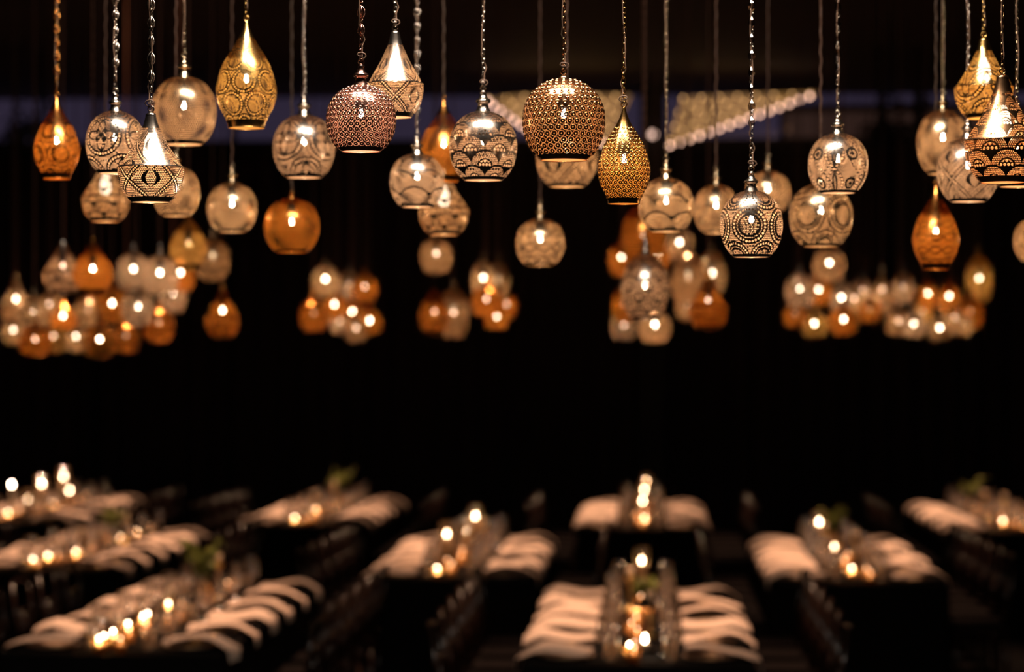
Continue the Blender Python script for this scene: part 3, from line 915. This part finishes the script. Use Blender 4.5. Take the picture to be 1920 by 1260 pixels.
# shared meshes
def m_plate():
    return MB().lathe([(0.001, 0.004), (0.085, 0.004), (0.10, 0.008), (0.137, 0.017), (0.140, 0.018), (0.138, 0.014), (0.10, 0.003), (0.085, 0.0), (0.001, 0.0)], 20).mesh('plate', plate_mat)
def m_plate_rim():
    return MB().torus((0, 0, 0.018), 0.1385, 0.0018, seg=20, sub=4, vertical=False).mesh('gilt_edge', gold_rim)
def m_napkin(seed):
    rnd = random.Random(seed)
    NX, NY = 14, 10
    vs = []; fs = []
    p1, p2, p3 = rnd.random() * 6, rnd.random() * 6, rnd.random() * 6
    for i in range(NX + 1):
        t = i / NX
        x = -0.125 + 0.41 * t                     # local x: 0 = plate centre, +0.20 = table edge
        for j in range(NY + 1):
            s = j / NY - 0.5
            wdt = 0.30 * (1 - 0.25 * t * t) * (0.86 + 0.14 * math.sin(t * 5 + p3))
            y = s * wdt + 0.02 * math.sin(t * 4 + p1)
            f = 0.012 * math.sin(s * 11 + p2 + t * 2.0) + 0.007 * math.sin(s * 21 + p1)
            z = max(0.024, 0.044 + f + 0.014 * math.sin(t * 6 + p2))
            if x > 0.15: z = max(0.012, z - (x - 0.15) * 0.4)
            xx = x
            if x > 0.215:
                drop = (x - 0.215)
                xx = 0.236 + 0.010 * (1 - math.exp(-drop * 40)) + 0.006 * math.sin(s * 11 + p2)
                z = z - drop * 1.0
            vs.append((xx, y, z))
    for i in range(NX):
        for j in range(NY):
            a = i * (NY + 1) + j
            fs.append((a, a + NY + 1, a + NY + 2, a + 1))
    return MB().add(vs, fs).mesh('napkin', napkin_mat)
def m_glass(h, rb, kind):
    if kind == 'wine':
        pr = [(0.034, 0.0), (0.034, 0.003), (0.006, 0.006), (0.004, 0.02), (0.004, h * 0.46), (0.012, h * 0.49), (rb * 0.85, h * 0.60), (rb, h * 0.74), (rb * 0.92, h * 0.88), (rb * 0.80, h)]
    else:
        pr = [(0.001, 0.004), (rb * 0.8, 0.0), (rb * 0.86, 0.006), (rb, h * 0.5), (rb * 0.98, h)]
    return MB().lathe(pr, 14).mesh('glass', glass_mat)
PLATE, PRIM = m_plate(), m_plate_rim()
NAPK = [m_napkin(s_) for s_ in range(5)]
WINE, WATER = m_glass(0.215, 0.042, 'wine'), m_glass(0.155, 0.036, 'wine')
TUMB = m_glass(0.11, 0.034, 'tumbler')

def m_flame():
    return MB().lathe([(0.0008, 0.0), (0.0070, 0.006), (0.0084, 0.014), (0.0058, 0.026), (0.0022, 0.036), (0.0003, 0.041)], 8).mesh('flame', FLAME)
FLM = m_flame()
FLML = FLM.copy(); FLML.materials.clear(); FLML.materials.append(FLAME_LOW)
def m_votive_cup(): return MB().lathe([(0.001, 0.003), (0.028, 0.0), (0.031, 0.004), (0.036, 0.07), (0.034, 0.07), (0.029, 0.008), (0.001, 0.006)], 14).mesh('cup', amber_glass)
def m_wax(r, h): return MB().lathe([(0.0008, 0.0), (r, 0.0), (r, h), (r * 0.7, h - 0.002), (0.0008, h - 0.003)], 12).mesh('wax', wax_mat)
VCUP, VWAX = m_votive_cup(), m_wax(0.0255, 0.030)

def free_spot(T, x, y, r):
    occ = T.setdefault('occ', [])
    for k_ in range(40):
        yy = y + ((k_ + 1) // 2) * 0.03 * (1 if k_ % 2 else -1)
        if yy < T['y'] + 0.08 or yy > T['y'] + TL - 0.08: continue
        if all(math.hypot(x - a, yy - b) > r + c for (a, b, c) in occ):
            occ.append((x, yy, r)); return x, yy
    return None, None
def candle(px, py, T, t, label, holder='auto'):
    Y = T['y'] + t * TL
    tg = math.tan(math.atan((px - 960) / FPX) - YAW)
    x = Y * tg
    if abs(x - T['x']) > 0.07:
        xx = T['x'] + math.copysign(0.07, x - T['x'])
        Y = min(max(xx / tg, T['y'] + 0.12), T['y'] + TL - 0.12)
        x = min(max(Y * tg, T['x'] - 0.07), T['x'] + 0.07)
    x, Y = free_spot(T, x, Y, 0.052)
    d = Y * math.cos(YAW) - x * math.sin(YAW)
    z = CAMZ + (HORIZ - py) / FPX * d
    hf = max(0.045, z - 0.018 - TH - 0.0035)            # flame base above the table
    p = Vector((x, Y, z))
    put_candle((x, p.y), hf, label, holder, T)

def put_candle(xy, hf, label, holder, T):
    z0 = TH + 0.0035
    if holder == 'auto': holder = 'votive' if hf < 0.11 else ('hurricane' if hf < 0.30 else 'taper')
    if holder == 'votive':
        hf = 0.040
        r = empty('votive_candle', (xy[0], xy[1], z0))
        link('cup', VCUP, r); wx = link('wax', VWAX, r, (0, 0, 0.0065)); link('flame', FLM, wx, (0, 0, 0.031))
        cat = 'candle'
    elif holder == 'hurricane':
        r = empty('hurricane_candle', (xy[0], xy[1], z0))
        H = hf + 0.10
        MB().lathe([(0.001, 0.005), (0.046, 0.0), (0.05, 0.004), (0.05, H), (0.048, H), (0.047, 0.008), (0.001, 0.008)], 18).build('glass_cylinder', thin_glass('hurricane_glass', (0.98, 0.92, 0.84), 0.06, 0.04, 0.06, (0.9, 0.6, 0.3)), r)
        wx = link('wax', m_wax(0.030, hf - 0.012), r, (0, 0, 0.009)); link('flame', FLM, wx, (0, 0, hf - 0.012))
        cat = 'candle'
    elif holder == 'box':
        r = empty('box_lantern', (xy[0], xy[1], z0))
        H = 0.22; a = 0.055
        MB().box(-a, a, -a, a, 0, 0.012).build('base', black_metal, r, False)
        for sx in (-1, 1):
            for sy in (-1, 1):
                MB().box(sx*a - 0.005 if sx > 0 else -a, sx*a if sx > 0 else -a + 0.005, sy*a - 0.005 if sy > 0 else -a, sy*a if sy > 0 else -a + 0.005, 0.012, H).build('post', black_metal, r, False)
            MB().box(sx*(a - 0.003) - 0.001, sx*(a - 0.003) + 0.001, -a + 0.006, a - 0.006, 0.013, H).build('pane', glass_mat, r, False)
        MB().box(-a, a, -a, a, H, H + 0.012).lathe([(a * 0.9, H + 0.012), (0.02, H + 0.04), (0.018, H + 0.05), (0.001, H + 0.052)], 4).build('roof', black_metal, r, False)
        wx = link('wax', VWAX, r, (0, 0, 0.0125)); link('flame', FLM, wx, (0, 0, 0.031))
        cat = 'candle lantern'
    else:
        r = empty('taper_candle', (xy[0], xy[1], z0))
        hs = max(0.05, hf - 0.16)
        MB().lathe([(0.001, 0.0), (0.045, 0.0), (0.046, 0.006), (0.020, 0.014), (0.009, 0.025), (0.008, hs * 0.45), (0.015, hs * 0.5), (0.008, hs * 0.55), (0.008, hs - 0.03), (0.020, hs - 0.02), (0.013, hs - 0.015), (0.014, hs), (0.001, hs)], 14).build('candlestick', brass, r)
        wx = link('wax', m_wax(0.010, hf - hs), r, (0, 0, hs)); link('flame', FLM, wx, (0, 0, hf - hs))
        cat = 'candle'
    tag(r, label, cat, 'candles on the ' + T['name'])

def candlestick(xy, h, label, T):
    r = empty('candlestick', (xy[0], xy[1], TH + 0.0035))
    MB().lathe([(0.001, 0.0), (0.05, 0.0), (0.052, 0.007), (0.022, 0.018), (0.010, 0.03), (0.009, h * 0.4), (0.018, h * 0.45), (0.009, h * 0.5), (0.010, h * 0.8), (0.030, h * 0.9), (0.032, h * 0.97), (0.026, h), (0.001, h)], 14).build('stand', brass, r)
    MB().lathe([(0.001, h), (0.022, h), (0.022, h + 0.05), (0.001, h + 0.048)], 12).build('wax', wax_mat, r)
    tag(r, label, 'candlestick', 'unlit candlesticks on the ' + T['name'])

def greenery(xy, h, n, label, seed):
    rnd = random.Random(seed)
    r = empty('greenery_vase', (xy[0], xy[1], TH + 0.0035))
    vh = h * 0.32
    MB().lathe([(0.001, 0.0), (0.035, 0.0), (0.045, vh * 0.4), (0.03, vh * 0.9), (0.036, vh), (0.030, vh), (0.024, vh * 0.9), (0.001, vh * 0.3)], 14).build('vase', brass, r)
    stems = []
    for s in range(7):
        a = rnd.random() * 6.28; l = rnd.uniform(0.5, 1.0) * (h - vh)
        tip = Vector((math.cos(a) * l * 0.55, math.sin(a) * l * 0.55, vh + l * 0.9))
        mid = Vector((math.cos(a) * l * 0.18, math.sin(a) * l * 0.18, vh + l * 0.5))
        pts = [Vector((0, 0, vh * 0.5)), mid, tip]
        stems.append(pts)
        MB().tube(pts, 0.002, 4).build('stem', stem_green, r)
    mb = MB()
    for i in range(n):
        pts = rnd.choice(stems); t = rnd.random()
        p = pts[1].lerp(pts[2], t) if rnd.random() < 0.7 else pts[0].lerp(pts[1], 0.6 + 0.4 * t)
        dv = Vector((rnd.gauss(0, 1), rnd.gauss(0, 1), rnd.gauss(0.3, 0.6))).normalized()
        L = rnd.uniform(0.03, 0.065)
        sd = dv.cross(Vector((rnd.gauss(0, 1), rnd.gauss(0, 1), rnd.gauss(0, 1)))).normalized() * L * 0.27
        q = p + dv * L * 0.5 + Vector((0, 0, 0.004))
        mb.add([p, q + sd, p + dv * L, q - sd], [(0, 1, 2, 3)])
    tag(mb.build('foliage', leaf_green, r, False), kind='stuff')
    tag(r, label, 'greenery')

# a gilt ballroom chair: seat, cushion, backrest (> spindles), four legs
def make_chair():
    r = empty('ballroom_chair', (0, 0, 0))
    s = 0.20
    MB().box(-s, s, -0.20, 0.15, 0.42, 0.45).build('seat', chair_mat, r, False)
    MB().box(-s + 0.01, s - 0.01, -0.185, 0.14, 0.45, 0.49).build('cushion', cushion_mat, r, False)
    for sx in (-1, 1):
        MB().tube([(sx * 0.18, 0.13, 0.42), (sx * 0.185, 0.135, 0)], [0.016, 0.011], 7).build('leg', chair_mat, r)
        MB().tube([(sx * 0.18, -0.18, 0.42), (sx * 0.185, -0.20, 0)], [0.016, 0.011], 7).build('leg', chair_mat, r)
    b = MB()
    for sx in (-1, 1):
        b.tube([(sx * 0.18, -0.185, 0.45), (sx * 0.185, -0.215, 0.68), (sx * 0.18, -0.245, 0.91)], 0.013, 7)
    b.tube([(-0.18, -0.244, 0.90), (-0.09, -0.262, 0.915), (0, -0.268, 0.92), (0.09, -0.262, 0.915), (0.18, -0.244, 0.90)], 0.014, 7)
    b.tube([(-0.18, -0.222, 0.74), (0, -0.24, 0.745), (0.18, -0.222, 0.74)], 0.010, 6)
    b.tube([(-0.18, -0.192, 0.52), (0, -0.205, 0.52), (0.18, -0.192, 0.52)], 0.010, 6)
    bk = b.build('backrest', chair_mat, r)
    for k_ in range(5):
        x = -0.12 + 0.06 * k_
        MB().tube([(x, -0.20, 0.52), (x, -0.236, 0.743)], 0.007, 6).build('spindle', chair_mat, bk)
    return r
CHAIR = make_chair()
chair_used = [False]
def place_chair(x, y, rz, label, group):
    o = CHAIR if not chair_used[0] else copy_tree(CHAIR)
    chair_used[0] = True
    o.location = (x, y, 0); o.rotation_euler = (0, 0, rz)
    tag(o, label, 'chair', group)

TABLES = [
 {'name': 'front-row centre table', 'x': -0.06, 'y': 11.6},
 {'name': 'front-row left table', 'x': -2.70, 'y': 11.9},
 {'name': 'middle-row centre-left table', 'x': -1.36, 'y': 16.05},
 {'name': 'middle-row right table', 'x': 1.38, 'y': 15.9},
 {'name': 'middle-row far-left table', 'x': -4.25, 'y': 16.5},
 {'name': 'back-row centre table', 'x': -0.08, 'y': 20.8},
 {'name': 'back-row centre-left table', 'x': -3.07, 'y': 21.1},
 {'name': 'back-row far-left table', 'x': -5.80, 'y': 21.3},
 {'name': 'back-row right table', 'x': 3.10, 'y': 20.6},
]
def make_table(T):
    r = empty('banquet_table', (T['x'], T['y'] + TL / 2, 0))
    MB().box(-TW, TW, -TL / 2, TL / 2, TH - 0.03, TH).build('tablecloth_top', cloth_dark, r, False)
    per = []
    n1, n2 = 14, 46
    for i in range(n1): per.append((-TW + 2 * TW * i / n1, -TL / 2, 0, -1))
    for i in range(n2): per.append((TW, -TL / 2 + TL * i / n2, 1, 0))
    for i in range(n1): per.append((TW - 2 * TW * i / n1, TL / 2, 0, 1))
    for i in range(n2): per.append((-TW, TL / 2 - TL * i / n2, -1, 0))
    vs = []; fs = []; N = len(per)
    for q, (z, o) in enumerate(((TH - 0.002, 0.002), (0.45, 0.008), (0.005, 0.022))):
        for i, (x, y, nx, ny) in enumerate(per):
            wv = o * (1 + 0.9 * math.sin(i * 1.9)) + 0.001
            vs.append((x + nx * wv, y + ny * wv, z))
    for q in range(2):
        for i in range(N):
            j = (i + 1) % N
            fs.append(((q+1)*N+i, (q+1)*N+j, q*N+j, q*N+i))
    MB().add(vs, fs).build('table_skirt', cloth_dark, r)
    tag(r, f'long banquet table under a black floor-length cloth, {T["name"]}', 'table', 'banquet tables')

NS = 6
for ti, T in enumerate(TABLES):
    make_table(T)
    rnd = random.Random(100 + ti)
    nm = T['name']
    for side in (-1, 1):
        sn = 'left' if side < 0 else 'right'
        for s in range(NS):
            y = T['y'] + 0.33 + s * (TL - 0.66) / (NS - 1)
            x = T['x'] + side * 0.355
            rz = 0 if side > 0 else PI
            wh = f'{ordw[s]} from front, {sn} side of {nm}'
            p = empty('dinner_plate', (x, y, TH + 0.001)); link('well', PLATE, p); link('gilt_edge', PRIM, p)
            tag(p, f'cream plate under napkin, {wh}', 'plate', 'plates on the ' + nm)
            o = link('napkin', NAPK[rnd.randrange(5)], None, (x, y, TH + 0.003)); o.rotation_euler = (0, 0, rz + rnd.gauss(0, 0.05))
            tag(o, f'blush napkin over plate, {wh}', 'napkin', 'napkins on the ' + nm)
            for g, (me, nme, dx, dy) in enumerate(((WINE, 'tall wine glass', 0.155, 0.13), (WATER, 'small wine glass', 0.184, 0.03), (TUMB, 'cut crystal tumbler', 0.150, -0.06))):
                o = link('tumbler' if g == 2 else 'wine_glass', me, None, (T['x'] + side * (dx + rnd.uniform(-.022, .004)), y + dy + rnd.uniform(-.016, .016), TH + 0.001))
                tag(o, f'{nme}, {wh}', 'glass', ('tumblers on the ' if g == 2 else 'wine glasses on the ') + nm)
            place_chair(T['x'] + side * 0.765, y, PI / 2 if side > 0 else -PI / 2, f'bronze ballroom chair, {wh}', 'chairs at the ' + nm)
    fill_spot(T['x'], T['y'] + TL * 0.5, 1120)

TI = {t['name']: t for t in TABLES}
LIT = {   # flame position in the photo and how far along the table it stands
 'front-row centre table': [(1180, 1212, .08), (1194, 1130, .56), (1206, 1116, .64), (1203, 1050, .93)],
 'front-row left table': [(137, 1190, .06), (176, 1196, .10), (212, 1172, .22), (240, 1150, .34), (268, 1143, .42), (277, 1140, .46), (316, 1120, .60)],
 'middle-row centre-left table': [(820, 1056, .10), (838, 1000, .48), (876, 996, .52), (891, 967, .78)],
 'middle-row right table': [(1597, 1061, .12), (1564, 1025, .34), (1536, 978, .80)],
 'middle-row far-left table': [(62, 1044, .12), (90, 1041, .16), (142, 1034, .24), (225, 1010, .50), (257, 998, .70)],
 'back-row centre table': [(1209, 965, .15), (1205, 938, .45), (1208, 918, .72), (1212, 903, .92)],
 'back-row centre-left table': [(543, 963, .18), (592, 948, .48), (630, 947, .58)],
 'back-row far-left table': [(22, 908, .75), (78, 907, .82), (119, 893, .95), (130, 919, .75), (52, 935, .5), (100, 940, .5), (20, 958, .25)],
 'back-row right table': [(1880, 972, .15), (1858, 959, .32)],
}
for nm, cs in LIT.items():
    T = TI[nm]
    for i, (px, py, t) in enumerate(cs):
        candle(px, py, T, t, f'lit candle, {ordw[i]} of the row along the {nm}')
T = TI['front-row centre table']
bx, by = free_spot(T, T['x'] + 0.03, T['y'] + 0.62, 0.08)
put_candle((bx, by), 0.05, 'black-framed glass candle lantern near the front of the front-row centre table', 'box', T)
def green_at(nm, px, py_top, t, h, n, seed):
    T = TI[nm]; Y = T['y'] + t * TL
    gx, gy = free_spot(T, T['x'] + px, Y, 0.06)
    greenery((gx, gy), h, n, f'leafy greenery in a brass vase on the {nm}', seed)
green_at('front-row left table', 0.0, 0, .70, 0.42, 260, 1)
green_at('middle-row right table', 0.04, 0, .90, 0.34, 160, 2)
green_at('back-row centre-left table', -0.03, 0, .78, 0.42, 160, 3)
green_at('back-row right table', -0.05, 0, .72, 0.40, 160, 4)
green_at('front-row centre table', 0.02, 0, .78, 0.16, 110, 5)
green_at('middle-row far-left table', 0.05, 0, .62, 0.32, 140, 6)

# small amber votives between them and unlit brass sticks
for ti, T in enumerate(TABLES):
    rnd = random.Random(300 + ti)
    for i in range(10):
        y = T['y'] + 0.15 + i * 0.37 + rnd.uniform(-.14, .14)
        x = T['x'] + rnd.uniform(-0.065, 0.065)
        x, y = free_spot(T, x, y, 0.038)
        if x is None: continue
        r = empty('tealight', (x, y, TH + 0.0035))
        link('cup', VCUP, r); wx = link('wax', VWAX, r, (0, 0, 0.0065)); link('flame', FLML, wx, (0, 0, 0.031))
        tag(r, f'low amber glass tealight, {ordw[i]} from front along the {T["name"]}', 'candle', 'amber tealights on the ' + T['name'])
    for i in range(0 if T['name'] == 'back-row centre table' else 2):
        y = T['y'] + 1.2 + i * 1.5 + rnd.uniform(-.12, .12)
        cxx, cyy = free_spot(T, T['x'] + rnd.choice((-.06, .06)), y, 0.054)
        if cxx is None: continue
        candlestick((cxx, cyy), rnd.uniform(0.14, 0.24), f'unlit brass candlestick, {ordw[i]} from the front on the {T["name"]}', T)
